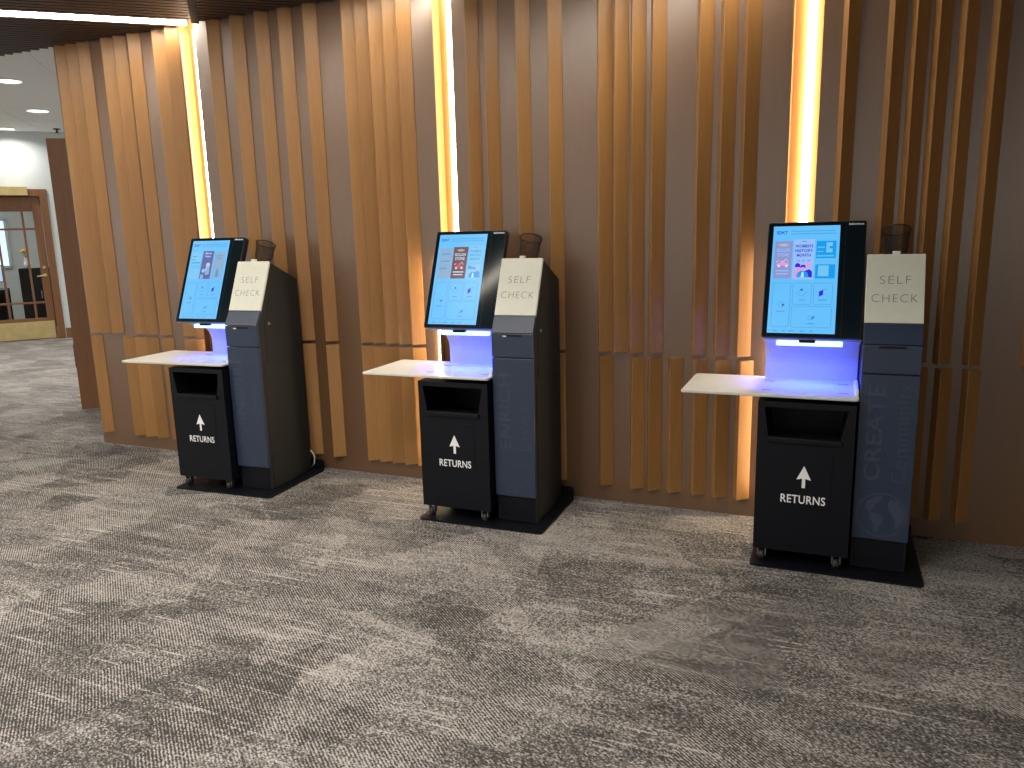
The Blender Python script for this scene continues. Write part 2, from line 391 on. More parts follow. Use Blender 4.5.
for i in range(-2, 16):
    for j in range(-6, 14):
        org = Vector((-7.0, 5.15, 0)) + U * (1.2 * i - 4.8) + V * (1.2 * j)
        cen = org + U * 0.6 + V * 0.6
        if cen.y < W + 0.95 or cen.x < -15 or cen.y > 12.5 or cen.x > -4.5: continue
        # only tiles in front of the far wall
        if (cen - Vector((-12.3, 8.55, 0))).dot(Vector((math.sin(math.radians(52)), -math.cos(math.radians(52)), 0))) < -0.2: continue
        o = bpy.data.objects.new('ceiling_tile', tile_me)
        o.matrix_world = Matrix.Translation(org + Vector((0, 0, ZC))) @ Matrix([[U.x, V.x, 0, 0], [U.y, V.y, 0, 0], [0, 0, 1, 0], [0, 0, 0, 1]])
        link(o); o.parent = ceil2

# far wall of the corridor with the glazed door
FA = math.radians(52); FE = Vector((math.cos(FA), math.sin(FA), 0)); FN = Vector((math.sin(FA), -math.cos(FA), 0)); F0 = Vector((-12.3, 8.55, 0))
FM = Matrix.Translation(F0) @ Matrix([[FE.x, -FN.x, 0, 0], [FE.y, -FN.y, 0, 0], [0, 0, 1, 0], [0, 0, 0, 1]])   # local x along wall, y away from camera
bm = bmesh.new()
box(bm, -6.0, -1.60, 0, 0.14, 0, ZC + 0.015, mtx=FM); box(bm, 0.40, 8.0, 0, 0.14, 0, ZC + 0.015, mtx=FM); box(bm, -1.60, 0.40, 0, 0.14, 2.345, ZC + 0.015, mtx=FM)
tag(obj('wall_corridor', bm, M_CWHITE), 'white painted wall at the far end of the corridor', 'wall', kind='structure')
bm = bmesh.new(); box(bm, 0.50, 8.0, -0.018, 0, 0, 0.17, mtx=FM, bev=0.003); box(bm, -6, -1.70, -0.018, 0, 0, 0.17, mtx=FM, bev=0.003)
tag(obj('baseboard_corridor', bm, M_DOORWOOD), 'brown wooden baseboard along the white corridor wall', 'baseboard', kind='structure')
door = empty('door_1', tuple(F0), FA)
tag(door, 'glazed wooden door with brass kick plate at the end of the corridor', 'door', kind='structure')
def dpart(name, mat, *bxs, parent=None, bev=0.004):
    bm = bmesh.new()
    for b_ in bxs: box(bm, *b_, bev=bev)
    return obj(name, bm, mat, parent or door)
dpart('door_frame', M_DOORWOOD, (0.375, 0.485, -0.03, 0.16, 0, 2.44), (-1.685, -1.575, -0.03, 0.16, 0, 2.44), (-1.575, 0.375, -0.03, 0.16, 2.325, 2.44), (-1.575, 0.375, 0.07, 0.15, 2.2, 2.325))
for side, (s0, s1) in enumerate(((-0.598, 0.365), (-1.567, -0.604))):
    leaf = dpart('door_leaf', M_DOORWOOD, (s0, s0 + 0.115, 0.02, 0.065, 0.01, 2.315), (s1 - 0.115, s1, 0.02, 0.065, 0.01, 2.315), (s0 + .115, s1 - .115, 0.02, 0.065, 2.09, 2.315), (s0 + .115, s1 - .115, 0.02, 0.065, 0.01, 0.36))
    g0, g1 = s0 + 0.115, s1 - 0.115
    for f in (0.29, 0.795): dpart('muntin', M_DOORWOOD, (g0 + (g1 - g0) * f - 0.016, g0 + (g1 - g0) * f + 0.016, 0.024, 0.06, 0.36, 2.09), parent=leaf)
    for z in (1.81, 0.615): dpart('muntin', M_DOORWOOD, (g0, g1, 0.025, 0.059, z - 0.016, z + 0.016), parent=leaf)
    dpart('kick_plate', M_BRASS, (s0 + 0.02, s1 - 0.02, 0.015, 0.02, 0.02, 0.305), parent=leaf, bev=0.001)
gm, nt, b = newmat('door_glass'); b.inputs['Base Color'].default_value = (1, 1, 1, 1); setin(b, Roughness=0.02); b.inputs['Transmission Weight'].default_value = 1.0; b.inputs['IOR'].default_value = 1.02
xs = []
for s0, s1 in ((-0.598, 0.365), (-1.567, -0.604)):
    g0, g1 = s0 + 0.115, s1 - 0.115; cx = [g0, g0 + (g1 - g0) * .29, g0 + (g1 - g0) * .795, g1]
    for i in range(3):
        for z0, z1 in ((0.36, 0.615), (0.615, 1.81), (1.81, 2.09)):
            dpart('glass_pane', gm, (cx[i] + .004, cx[i + 1] - .004, 0.040, 0.044, z0 + .004, z1 - .004), bev=0)
bm = bmesh.new(); tube(bm, [(0.305, 0.02, 1.06), (0.305, -0.045, 1.06), (0.29, -0.055, 1.06), (0.19, -0.055, 1.045)], 0.011, 8); tube(bm, [(0.305, 0.02, 1.06), (0.305, 0.005, 1.06)], 0.028, 12)
tube(bm, [(0.305, 0.02, 1.19), (0.305, 0.008, 1.19)], 0.022, 12)
obj('door_handle', bm, M_BRASS, door)
dpart('brass_header', M_BRASS, (-1.25, 0.225, -0.13, -0.03, 2.335, 2.475))

# room seen through the glass
def fbox(name, mat, label, cat, *bxs, bev=0.004):
    bm = bmesh.new()
    for b_ in bxs: box(bm, *b_, bev=bev, mtx=FM)
    return tag(obj(name, bm, mat), label, cat)
bm = bmesh.new(); box(bm, -4.5, 2.0, 4.2, 4.3, 0, ZC, mtx=FM)
tag(obj('wall_office', bm, M_CWHITE), 'pale office wall seen through the glazed door', 'wall', kind='structure')
M_WIN = emit('office_daylight', (0.55, 0.78, 1.0), 1.1)
bm = bmesh.new(); box(bm, -1.15, -0.45, 4.18, 4.2, 1.15, 2.05, mtx=FM)
wo = tag(obj('window_1', bm, M_WIN), 'small bright blue window seen through the glazed door', 'window', kind='structure')
bm = bmesh.new()
for b_ in ((-1.20, -1.15, 4.15, 4.2, 1.1, 2.1), (-0.45, -0.40, 4.15, 4.2, 1.1, 2.1), (-1.2, -0.4, 4.15, 4.2, 2.05, 2.1), (-1.2, -0.4, 4.15, 4.2, 1.1, 1.15)): box(bm, *b_, mtx=FM)
obj('window_frame', bm, M_CWHITE, wo)
cab = empty('office_cabinet', tuple(F0 + FE * 0.2 - FN * 2.55), FA)
tag(cab, 'tall black office cabinet seen through the glazed door', 'cabinet')
bm = bmesh.new(); box(bm, -0.40, 0.7, -0.22, 0.22, 0.0, 1.12, bev=0.006); obj('body', bm, M_BLACK, cab)
for x in (-0.39, -0.02, 0.35):
    bm = bmesh.new(); box(bm, x, x + 0.36, -0.235, -0.22, 0.06, 1.10, bev=0.003); dd = obj('cabinet_door', bm, M_CHAR, cab)
    bm = bmesh.new(); box(bm, x + 0.31, x + 0.325, -0.25, -0.235, 0.55, 0.70, bev=0.003); obj('handle', bm, M_STEEL, dd)
vase = empty('flower_vase', tuple(F0 + FE * -0.05 - FN * 2.5 + Vector((0, 0, 1.12))), FA)
tag(vase, 'white vase with yellow flowers on the black office cabinet', 'vase')
bm = bmesh.new(); tube(bm, [(0, 0, 0), (0, 0, 0.03), (0, 0, 0.10), (0, 0, 0.16), (0, 0, 0.20)], [0.035, 0.05, 0.06, 0.035, 0.045], 14); obj('vase_body', bm, M_WHITE, vase)
M_YEL = plain('yellow_petals', (0.75, 0.50, 0.08), 0.6, bmp=0); M_STEM = plain('stem_green', (0.08, 0.16, 0.05), 0.6, bmp=0)
for k in range(6):
    a = k * 1.05; r = 0.06 if k else 0.0; p = (r * math.cos(a), r * math.sin(a), 0.30 + 0.02 * (k % 3))
    bm = bmesh.new(); tube(bm, [(0, 0, 0.19), (p[0] * .6, p[1] * .6, 0.25), p], 0.004, 5); obj('stem', bm, M_STEM, vase)
    bm = bmesh.new()
    for j in range(7):
        b2 = j * 2 * math.pi / 7; tube(bm, [p, (p[0] + .022 * math.cos(b2), p[1] + .022 * math.sin(b2), p[2] + .012), (p[0] + .04 * math.cos(b2), p[1] + .04 * math.sin(b2), p[2] + .006)], [0.008, 0.012, 0.005], 5)
    obj('flower', bm, M_YEL, vase)
desk = empty('office_desk', tuple(F0 + FE * -1.15 - FN * 2.7), FA)
tag(desk, 'dark office desk below the blue window seen through the glazed door', 'desk')
bm = bmesh.new(); box(bm, -0.7, 0.72, -0.35, 0.35, 0.71, 0.745, bev=0.004); obj('desk_top', bm, M_CHAR, desk)
bm = bmesh.new(); box(bm, -0.7, 0.72, 0.31, 0.33, 0.1, 0.71); obj('modesty_panel', bm, M_CHAR, desk)
for x in (-0.68, 0.66):
    bm = bmesh.new(); box(bm, x, x + 0.04, -0.33, 0.33, 0.0, 0.71, bev=0.003); obj('leg', bm, M_CHAR, desk)
mon = empty('desk_monitor', tuple(F0 + FE * -0.74 - FN * 2.6 + Vector((0, 0, 0.745))), FA)
tag(mon, 'lit computer monitor on the office desk', 'monitor')
bm = bmesh.new(); box(bm, -0.27, 0.27, 0.0, 0.03, 0.13, 0.45, bev=0.004); obj('housing', bm, M_BLACK, mon)
bm = bmesh.new(); box(bm, -0.255, 0.255, -0.003, 0.0, 0.145, 0.435); obj('screen', bm, screen_mat('monitor_glow', (0.45, 0.68, 0.9), 0.9), mon)
bm = bmesh.new(); box(bm, -0.03, 0.03, 0.03, 0.05, 0.0, 0.25); box(bm, -0.12, 0.12, -0.06, 0.12, 0, 0.012, bev=0.003); obj('stand', bm, M_BLACK, mon)

# brown wooden return panel between panelling and corridor
bd = Vector((0.826, 0.563, 0)); bn = Vector((-0.563, 0.826, 0)); bp = Vector((-6.626, 4.992, 0))
BM_ = Matrix.Translation(bp) @ Matrix([[bd.x, bn.x, 0, 0], [bd.y, bn.y, 0, 0], [0, 0, 1, 0], [0, 0, 0, 1]])
bm = bmesh.new(); box(bm, 0, 1.3, 0, 0.09, 0, 2.487, mtx=BM_, bev=0.003)
pan = tag(obj('wall_return', bm, M_BROWN), 'tall dark brown wood panel standing behind the left end of the slatted wall', 'wall', kind='structure')
bm = bmesh.new(); tube(bm, [(-0.0, 0.045, 0.115), (-0.03, 0.045, 0.115)], 0.018, 12, mtx if False else 0); bm.transform(BM_)
obj('door_stop', bm, M_BRASS, pan)
bm = bmesh.new(); box(bm, -0.012, 0, 0.02, 0.07, 0.40, 0.62, bev=0.002, mtx=BM_); obj('strike_plate', bm, M_BLACK, pan)

# downlights
def downlight(loc, watts, label, group, spread=150):
    r = empty('ceiling_downlight', loc); tag(r, label, 'downlight', group)
    bm = bmesh.new()
    bmesh.ops.create_circle(bm, cap_ends=True, radius=0.125, segments=28)
    for v in bm.verts: v.co.z -= 0.006
    obj('lens', bm, M_LAMP, r)
    bm = bmesh.new(); n = 28
    tube(bm, [(0.138 * math.cos(2 * math.pi * i / n), 0.138 * math.sin(2 * math.pi * i / n), -0.006) for i in range(n)], 0.014, 6, closed=True)
    obj('trim_ring', bm, M_WHITE, r)
    ld = bpy.data.lights.new('downlight_lamp', 'AREA'); ld.shape = 'DISK'; ld.size = 0.2; ld.energy = watts; ld.color = (1.0, 0.95, 0.88); ld.spread = math.radians(spread)
    lo = bpy.data.objects.new('downlight_lamp', ld); lo.location = (0, 0, -0.012); link(lo, r)
    return r
for (x, y), txt in zip([(-8.49, 6.05), (-10.04, 7.51), (-11.95, 8.36)], ['nearest the slatted soffit', 'between the two others, above the corridor', 'farthest, close to the white end wall']):
    downlight((x, y, ZC), CORR_W * (0.5 if x < -11 else 1), 'round white corridor downlight ' + txt, 'corridor downlights')
for i, (x, y) in enumerate([(-8.6, 8.4), (-6.3, 7.2), (-12.4, 5.4), (-9.9, 4.9)]):
    downlight((x, y, ZC), CORR_W, 'corridor ceiling downlight ' + ['behind the brown panel', 'behind the slatted wall', 'to the left of the glazed door', 'left of the slatted soffit'][i], 'corridor downlights outside the picture')
for y, rw, xs_, k in ((-2.6, 'row behind the camera', (-7.0, -5.4, -3.9, -2.4, -0.9), 0.6), (-0.6, 'row above the camera', (-7.0, -5.4, -3.9, -2.4, -0.9), 0.6), (0.85, 'row nearest the slatted soffit', (-7.6, -4.9, -2.65, -1.9, -1.15), 0.95)):
    for i, x in enumerate(xs_):
        downlight((x, y, ZC), LOBBY_W * k, 'lobby ceiling downlight, %s from the left in the %s' % (['first', 'second', 'third', 'fourth', 'fifth'][i], rw), 'lobby downlights')
for x, sd in ((-1.0, 'right'), (-2.4, 'left')):
    p = FM @ Vector((x + 0.6, 2.0, ZC)); downlight(tuple(p), 18, 'downlight in the office ceiling behind the glazed door, the %s one' % sd, 'office downlights')
bm = bmesh.new(); box(bm, -4.5, 2.0, 0.14, 4.3, ZC + 0.002, ZC + 0.012, mtx=FM)
sp = empty('fire_sprinkler', (-11.4, 8.8, ZC)); bm.free()
tag(sp, 'small dark sprinkler head on the corridor ceiling near the brown panel', 'sprinkler')
bm = bmesh.new(); tube(bm, [(0, 0, 0), (0, 0, -0.012)], 0.05, 14); obj('escutcheon', bm, M_CHAR, sp)
bm = bmesh.new(); tube(bm, [(0, 0, -0.01), (0, 0, -0.06)], 0.014, 8); tube(bm, [(0, 0, -0.06), (0, 0, -0.066)], 0.034, 12); obj('deflector', bm, M_CHAR, sp)

# ------------------------------------------------------------------ kiosks
TX0, TX1 = 0.065, 0.296          # tower
TY = -0.248
PROF = [(-0.226, 0.012), (-0.226, 1.045), (-0.196, 1.128), (-0.070, 1.416), (0.200, 1.294), (0.200, 0.012)]
SX0, SX1 = -0.364, 0.058
SB = Vector((0, -0.190, 1.054)); ST = Vector((0, 0.024, 1.569)); SLEN = (ST - SB).length
SU = (ST - SB).normalized(); SN = Vector((0, -SU.z, SU.y))    # outward normal (towards viewer)
AX0, AX1 = -0.339, -0.051; AU0, AU1 = 0.038 * SLEN, 0.962 * SLEN
def scr(a, b, off=0.0):
    return Vector((a, 0, 0)) + SB + SU * b + SN * off
def act(a, b, off=0.0):
    return scr(AX0 + (AX1 - AX0) * a, AU0 + (AU1 - AU0) * b, off)
WB = Vector((0, -0.200, 1.130)); WT = Vector((0, -0.074, 1.420)); WL = (WT - WB).length
WU = (WT - WB).normalized(); WN = Vector((0, -WU.z, WU.y))
def tw(a, b, off=0.0): return Vector((a, 0, 0)) + WB + WU * b + WN * off

BLUE = lin(98, 190, 250)
S_BG = screen_mat('screen_blue', BLUE, 1.0)
S_DK = screen_mat('screen_navy', lin(30, 60, 190)); S_LN = screen_mat('screen_line', lin(62, 150, 215)); S_WH = screen_mat('screen_white', lin(190, 225, 250))
S_RED = screen_mat('screen_faded_red', lin(140, 150, 205)); S_BRN = screen_mat('screen_brown', lin(105, 62, 72)); S_LAV = screen_mat('screen_lavender', lin(150, 190, 250))
S_CY = screen_mat('screen_cyan', lin(10, 155, 235)); S_PUR = screen_mat('screen_violet', lin(50, 30, 215)); S_PNK = screen_mat('screen_pink', lin(235, 150, 215))
S_IND = screen_mat('screen_indigo', lin(85, 95, 165)); S_GRY = screen_mat('screen_pale_grey', lin(135, 170, 205)); S_PALE = screen_mat('screen_pale_blue', lin(115, 195, 240)); S_RD = screen_mat('screen_red', lin(200, 60, 80)); S_YEL = screen_mat('screen_yellow', lin(190, 205, 190))
SM = [S_BG, S_DK, S_LN, S_WH, S_RED, S_BRN, S_LAV, S_CY, S_PUR, S_PNK, S_IND, S_GRY, S_PALE, S_RD, S_YEL]
I = {m.name: i for i, m in enumerate(SM)}
ASP = (AX1 - AX0) / (AU1 - AU0)
def display_graphics(kind, parent):
    bm = bmesh.new()
    def rect(a0, a1, b0, b1, m, lay=1): poly(bm, [act(a0, b0, lay * .0004), act(a1, b0, lay * .0004), act(a1, b1, lay * .0004), act(a0, b1, lay * .0004)], m)
    def shape(pts, m, lay=2): poly(bm, [act(a, b, lay * .0004) for a, b in pts], m)
    def disc(a, b, r, m, lay=3, n=14): shape([(a + r * math.cos(2 * math.pi * i / n), b + r * ASP * math.sin(2 * math.pi * i / n)) for i in range(n)], m, lay)
    def line(pts, w, m, lay=2, closed=False):
        P = [(a, b / ASP) for a, b in pts]
        for q in ribbon(P, w, closed): shape([(x, y * ASP) for x, y in q], m, lay)
    def txt(s, a, b, h, w, m, lay=3, off=0.0): put_text(bm, s, lambda x, y: act(x, y, lay * .0004), a, b, h, w, m, offset=off)
    def txl(a0, a1, b, h, m, lay=2): rect(a0, a1, b - h / 2, b + h / 2, m, lay)
    dk, ln, wh, pur = I['screen_navy'], I['screen_line'], I['screen_white'], I['screen_violet']
    # header
    txt('SDKT', 0.135, 0.925, 0.030, 0.17, dk, off=0.02)
    txl(0.27, 0.93, 0.950, 0.006, ln); txl(0.27, 0.95, 0.925, 0.006, ln)
    def stone(a0, a1, faded):
        bgc = I['screen_faded_red'] if faded else I['screen_brown']; fg = I['screen_lavender'] if faded else wh
        rect(a0, a1, 0.505, 0.858, bgc, 1); w = a1 - a0; c = (a0 + a1) / 2
        for dx in (-.05, -.025, 0, .025, .05): shape([(c + dx * .4, 0.805), (c + dx * 1.3 - .012, 0.822), (c + dx * 1.2, 0.842 - abs(dx) * .2), (c + dx * 1.3 + .012, 0.822)], I['screen_yellow'], 2)
        txt('ROLLIN', c, 0.757, 0.033, w * .72, fg, off=0.015); txt('STONE', c, 0.712, 0.033, w * .66, fg, off=0.015)
        # little vehicle
        r = I['screen_red'] if not faded else I['screen_pink']
        shape([(c - .09, .625), (c + .09, .625), (c + .095, .645), (c + .04, .655), (c + .01, .672), (c - .03, .672), (c - .045, .65), (c - .09, .645)], r, 2)
        disc(c - .055, .622, .022, wh); disc(c + .06, .622, .022, wh); line([(c + .0, .66), (c + .05, .69), (c + .085, .66)], .012, wh); line([(c - .1, .66), (c - .06, .672)], .010, wh)
        txl(c - w * .36, c + w * .36, .578, .011, fg); txl(c - w * .32, c + w * .32, .548, .011, fg)
    def women(a0, a1, faded):
        rect(a0, a1, 0.495, 0.872, I['screen_lavender'] if not faded else I['screen_pale_blue'], 1); c = (a0 + a1) / 2; w = a1 - a0
        tc = dk if not faded else I['screen_line']
        for s, b in (("WOMEN'S", .795), ('HISTORY', .752), ('MONTH', .709)): txt(s, c, b, .028, w * (.86 if s != 'MONTH' else .68), tc, off=0.02)
        txl(c - .03, c + .03, .852, .005, tc)
        p1 = I['screen_violet'] if not faded else I['screen_line']; sk = I['screen_pink'] if not faded else I['screen_lavender']; bl = I['screen_cyan']
        for dx in (-.08, 0, .08): line([(c + dx - .02, .672), (c + dx, .667), (c + dx + .02, .677)], .008, tc)
        # three plain people
        shape([(c - .13, .515), (c - .03, .515), (c - .02, .56), (c - .06, .585), (c - .13, .57)], sk, 2); disc(c - .08, .60, .035, sk, 3); shape([(c - .125, .61), (c - .04, .61), (c - .05, .64), (c - .09, .65), (c - .12, .635)], p1, 4)
        shape([(c + .02, .515), (c + .14, .515), (c + .135, .57), (c + .09, .59), (c + .03, .575)], p1, 2); disc(c + .075, .62, .032, sk, 3); shape([(c + .03, .625), (c + .11, .625), (c + .10, .652), (c + .05, .65)], sk, 4)
        shape([(c - .10, .515), (c + .09, .515), (c + .07, .557), (c + .02, .575), (c - .04, .575), (c - .08, .557)], bl, 5); disc(c - .005, .595, .034, sk, 6); shape([(c - .045, .60), (c - .03, .63), (c + .03, .63), (c + .04, .60), (c + .0, .612)], p1, 7); shape([(c - .03, .515), (c + .02, .515), (c + .01, .565), (c - .015, .565)], wh, 6)
    def library(a0, a1, faded):
        c_ = I['screen_cyan'] if not faded else I['screen_pale_blue']
        rect(a0, a1, .692, .855, c_, 1); rect(a0, a1, .505, .635, c_, 1); w = a1 - a0
        f2 = I['screen_blue'] if not faded else I['screen_line']
        rect(a0 + w * .5, a0 + w * .82, .745, .84, I['screen_pale_blue'], 2); rect(a0 + w * .66, a0 + w * .84, .782, .805, c_, 3)
        txl(a0 + w * .06, a0 + w * .42, .795, .012, f2); txl(a0 + w * .06, a0 + w * .36, .755, .010, f2); txl(a0 + w * .04, a0 + w * .9, .715, .014, f2)
        rect(a0 + w * .14, a0 + w * .68, .525, .625, I['screen_pale_blue'], 2)
    def night(a0, a1):
        rect(a0, a1, .505, .865, I['screen_indigo'], 1); c = (a0 + a1) / 2; w = a1 - a0; g = I['screen_pale_blue']
        txt('Movie', c, .825, .022, w * .55, wh, off=.015); txt('Night', c, .785, .024, w * .5, wh, off=.015)
        disc(c + .04, .685, .055, I['screen_yellow'], 2); rect(c - .01, c + .10, .56, .66, I['screen_pale_grey'], 3); rect(c - .12, c - .04, .505, .56, I['screen_pale_grey'], 3); disc(c - .06, .61, .045, I['screen_lavender'], 4); shape([(c - .03, .62), (c + .03, .68), (c + .06, .66), (c + .0, .60)], I['screen_lavender'], 5)
    def pale(a0, a1):
        rect(a0, a1, .505, .85, I['screen_pale_grey'], 1); c = (a0 + a1) / 2
        txl(c - .09, c + .09, .80, .010, ln); txl(c - .07, c + .07, .77, .010, ln)
        shape([(c - .04, .53), (c + .05, .53), (c + .02, .62), (c + .0, .66), (c - .03, .60)], ln, 2)
    if kind == 3: stone(.035, .305, True); women(.325, .64, False); library(.665, .955, False)
    elif kind == 2: rect(.05, .31, .505, .845, I['screen_pale_grey'], 1); txl(.09, .27, .78, .012, ln); txl(.09, .27, .70, .012, ln); txl(.09, .24, .62, .012, ln); stone(.335, .64, False); women(.665, .945, True)
    else: library(.05, .32, True); night(.335, .63); pale(.66, .94)
    # button cards
    for (a0, a1, t0, t1) in ((.05, .315, .537, .942), (.35, .625, .537, .735), (.66, .935, .537, .735), (.35, .935, .752, .945)):
        r = .03; pts = [(x, 1 - y * 1.0) for x, y in rrect(a0, a1, t0 / ASP, t1 / ASP, r)]; pts = [(x, 1 - (1 - y) * ASP) for x, y in pts]
        line(pts, .0065, ln, 2, closed=True)
    def caption(a, t, w): txl(a - w / 2, a + w / 2, 1 - t, .008, ln)
    line([(.12, 1 - .735), (.18, 1 - .715), (.25, 1 - .73), (.20, 1 - .765)], .008, ln, closed=True); disc(.215, 1 - .742, .017, dk); caption(.18, .80, .13)
    line([(.40, 1 - .635), (.48, 1 - .605), (.57, 1 - .62), (.49, 1 - .66)], .008, ln, closed=True); disc(.48, 1 - .60, .017, dk); caption(.49, .695, .09)
    shape([(.74, 1 - .665), (.80, 1 - .645), (.80, 1 - .60), (.74, 1 - .615)], pur); line([(.79, 1 - .60), (.86, 1 - .595)], .008, ln); caption(.795, .695, .12)
    disc(.635, 1 - .815, .028, I['screen_pale_blue']); line([(.60, 1 - .865), (.61, 1 - .84), (.66, 1 - .84), (.675, 1 - .865), (.64, 1 - .878)], .008, ln, closed=True); shape([(.65, 1 - .872), (.695, 1 - .85), (.69, 1 - .84), (.645, 1 - .862)], dk); caption(.64, .91, .11)
    for a, w in ((.03, .02), (.12, .08), (.25, .05), (.36, .08), (.52, .07), (.66, .05)): txl(a - w / 2, a + w / 2, .022, .008, ln)
    return obj('display_graphics', bm, SM, parent)

def profile_sheet(prof, th):
    """open polyline (y,z) -> closed profile with thickness th (to the left of travel)"""
    P = [Vector((p[0], p[1])) for p in prof]; out = []
    for i, p in enumerate(P):
        d = (P[min(i + 1, len(P) - 1)] - P[max(i - 1, 0)]).normalized(); out.append(p + Vector((-d.y, d.x)) * th)
    return [tuple(p) for p in P] + [tuple(p) for p in out[::-1]]

def make_kiosk(pose, kind, label, bold, thin, icon):
    root = empty('self_check_kiosk', (pose[0], pose[1], 0), pose[2]); tag(root, label, 'kiosk', 'self check kiosks along the slatted wall')
    # base plate with upturned back lip
    yb = (W - 0.046 - pose[1]) - abs(math.sin(pose[2])) * 0.37
    bm = bmesh.new(); prism(bm, rrect(-0.365, 0.361, -0.346, yb, 0.022), lambda a, b: (a, b, 0.0), lambda a, b: (a, b, 0.010)); base = obj('base_plate', bm, M_BLACK, root)
    bm = bmesh.new(); prism(bm, rrect(-0.355, 0.355, 0.004, 0.075, 0.018), lambda a, b: (a, yb - 0.009, b), lambda a, b: (a, yb - 0.001, b)); obj('back_lip', bm, M_BLACK, base)
    # tower
    bm = bmesh.new(); prism(bm, PROF, lambda a, b: (TX0 + 0.003, a, b), lambda a, b: (TX1 - 0.003, a, b)); body = obj('tower', bm, M_CHAR, root)
    mb = body.modifiers.new('bevel', 'BEVEL'); mb.width = 0.004; mb.segments = 2
    bm = bmesh.new(); box(bm, TX0 + 0.012, TX1 - 0.012, -0.230, -0.226, 0.02, 0.150, bev=0.0015); obj('plinth_panel', bm, M_BLACK, body)
    bm = bmesh.new(); box(bm, TX0, TX1, TY, -0.226, 0.159, 0.911, bev=0.003); navy = obj('front_panel', bm, M_NAVY, root)
    bm = bmesh.new(); box(bm, TX0, TX1, TY, -0.226, 0.916, 1.041, bev=0.003); rd = obj('receipt_door', bm, M_NAVY, root)
    bm = bmesh.new(); box(bm, TX0 + 0.062, TX1 - 0.062, TY - 0.0015, TY + 0.004, 1.026, 1.036); obj('receipt_slot', bm, M_BLACK, rd)
    if kind != 3: bm = bmesh.new(); box(bm, TX0 + 0.064, TX0 + 0.085, TY - 0.003, TY, 1.024, 1.031); obj('receipt_paper', bm, M_WHITE, rd)
    pf = [(TY, 1.044), (WB.y + 0.0005, WB.z - 0.002), (WB.y + 0.018, WB.z - 0.010), (-0.226, 1.044)]
    bm = bmesh.new(); prism(bm, pf, lambda a, b: (TX0, a, b), lambda a, b: (TX1, a, b)); o = obj('sloping_band', bm, M_NAVY, root)
    o.modifiers.new('bevel', 'BEVEL').width = 0.002
    bm = bmesh.new(); t = bmesh.new(); prism(t, rrect(TX0, TX1, 0.001, WL, 0.004), lambda a, b: tw(a, b, -0.016), lambda a, b: tw(a, b, 0.0)); merge(bm, t)
    sign = obj('sign_panel', bm, M_CREAM, root); sign.modifiers.new('bevel', 'BEVEL').width = 0.002; sign['label'] = 'cream panel lettered SELF CHECK'
    bm = bmesh.new(); cx = (TX0 + TX1) / 2
    put_text(bm, 'SELF', lambda a, b: tw(a, b, 0.0008), cx, 0.178, 0.040, 0.122, spacing=1.15, offset=-0.018)
    obj('sign_lettering', bm, M_GREYTXT, sign); bm = bmesh.new()
    put_text(bm, 'CHECK', lambda a, b: tw(a, b, 0.0008), cx, 0.094, 0.040, 0.182, spacing=1.15, offset=-0.018)
    obj('sign_lettering', bm, M_GREYTXT, sign)
    bm = bmesh.new(); box(bm, 0.166, 0.196, -0.076, -0.056, 1.412, 1.432, bev=0.002); obj('top_tab', bm, M_WHITE, sign)
    # side access panel and lock
    bm = bmesh.new(); prism(bm, [(-0.165, 0.80), (-0.165, 1.04), (-0.10, 1.22), (0.03, 1.24), (0.19, 1.18), (0.19, 0.80)], lambda a, b: (TX1 - 0.004, a, b), lambda a, b: (TX1 - 0.0005, a, b)); sp_ = obj('side_access_panel', bm, M_CHAR, body)
    bm = bmesh.new(); tube(bm, [(TX1 - 0.001, -0.13, 1.045), (TX1 + 0.006, -0.13, 1.045)], 0.009, 12); obj('lock', bm, M_STEEL, sp_)
    bm = bmesh.new(); prism(bm, [(-0.20, 0.03), (-0.20, 0.785), (0.19, 0.785), (0.19, 0.03)], lambda a, b: (TX1 - 0.004, a, b), lambda a, b: (TX1 - 0.001, a, b)); obj('side_panel', bm, M_CHAR, body)
    # tone on tone lettering on the navy panel, reading upwards
    fn = lambda a, b: (TX0 + 0.231 * a, TY - 0.0009, 0.159 + 0.754 * b)     # fractions of the panel
    bm = bmesh.new()
    def up(s, xb, h, z0, z1, off, ):   # baseline at x fraction xb+h, runs from z0 to z1
        vs, fs, twd = text2d(s, 1.05, off); Vv = [bm.verts.new(fn(xb + h - b * h, z0 + a / twd * (z1 - z0))) for a, b in vs]
        for f in fs:
            try: bm.faces.new([Vv[i] for i in f])
            except ValueError: pass
    up(bold[0], 0.13, 0.29, bold[1], bold[2], 0.012)
    obj('panel_lettering', bm, M_NAVYTXT, navy); bm = bmesh.new()
    up(thin[0], 0.60, 0.27, thin[1], thin[2], -0.010)
    obj('panel_lettering', bm, M_NAVYTXT, navy); bm = bmesh.new()
    def outline(pts, w=0.016, closed=True):     # pts in panel metres
        for q in ribbon(pts, w * 0.231, closed): poly(bm, [(TX0 + x, TY - 0.0009, 0.159 + z) for x, z in q])
    def fill(pts): poly(bm, [(TX0 + x, TY - 0.0009, 0.159 + z) for x, z in pts])
    if icon == 'globe':
        c = (0.116, 0.118); R_ = 0.100; outline([(c[0] + R_ * math.cos(a * math.pi / 24), c[1] + R_ * math.sin(a * math.pi / 24)) for a in range(48)], 0.03)
        P = lambda L: fill([(c[0] + x * R_, c[1] + y * R_) for x, y in L])
        P([(-.62, .60), (-.30, .84), (.02, .90), (-.08, .62), (-.24, .58), (-.30, .36), (-.42, .20), (-.52, .14), (-.66, .34)])
        P([(-.46, .12), (-.20, .10), (.12, -.06), (.06, -.32), (-.06, -.52), (-.14, -.82), (-.26, -.80), (-.28, -.44), (-.46, -.14)])
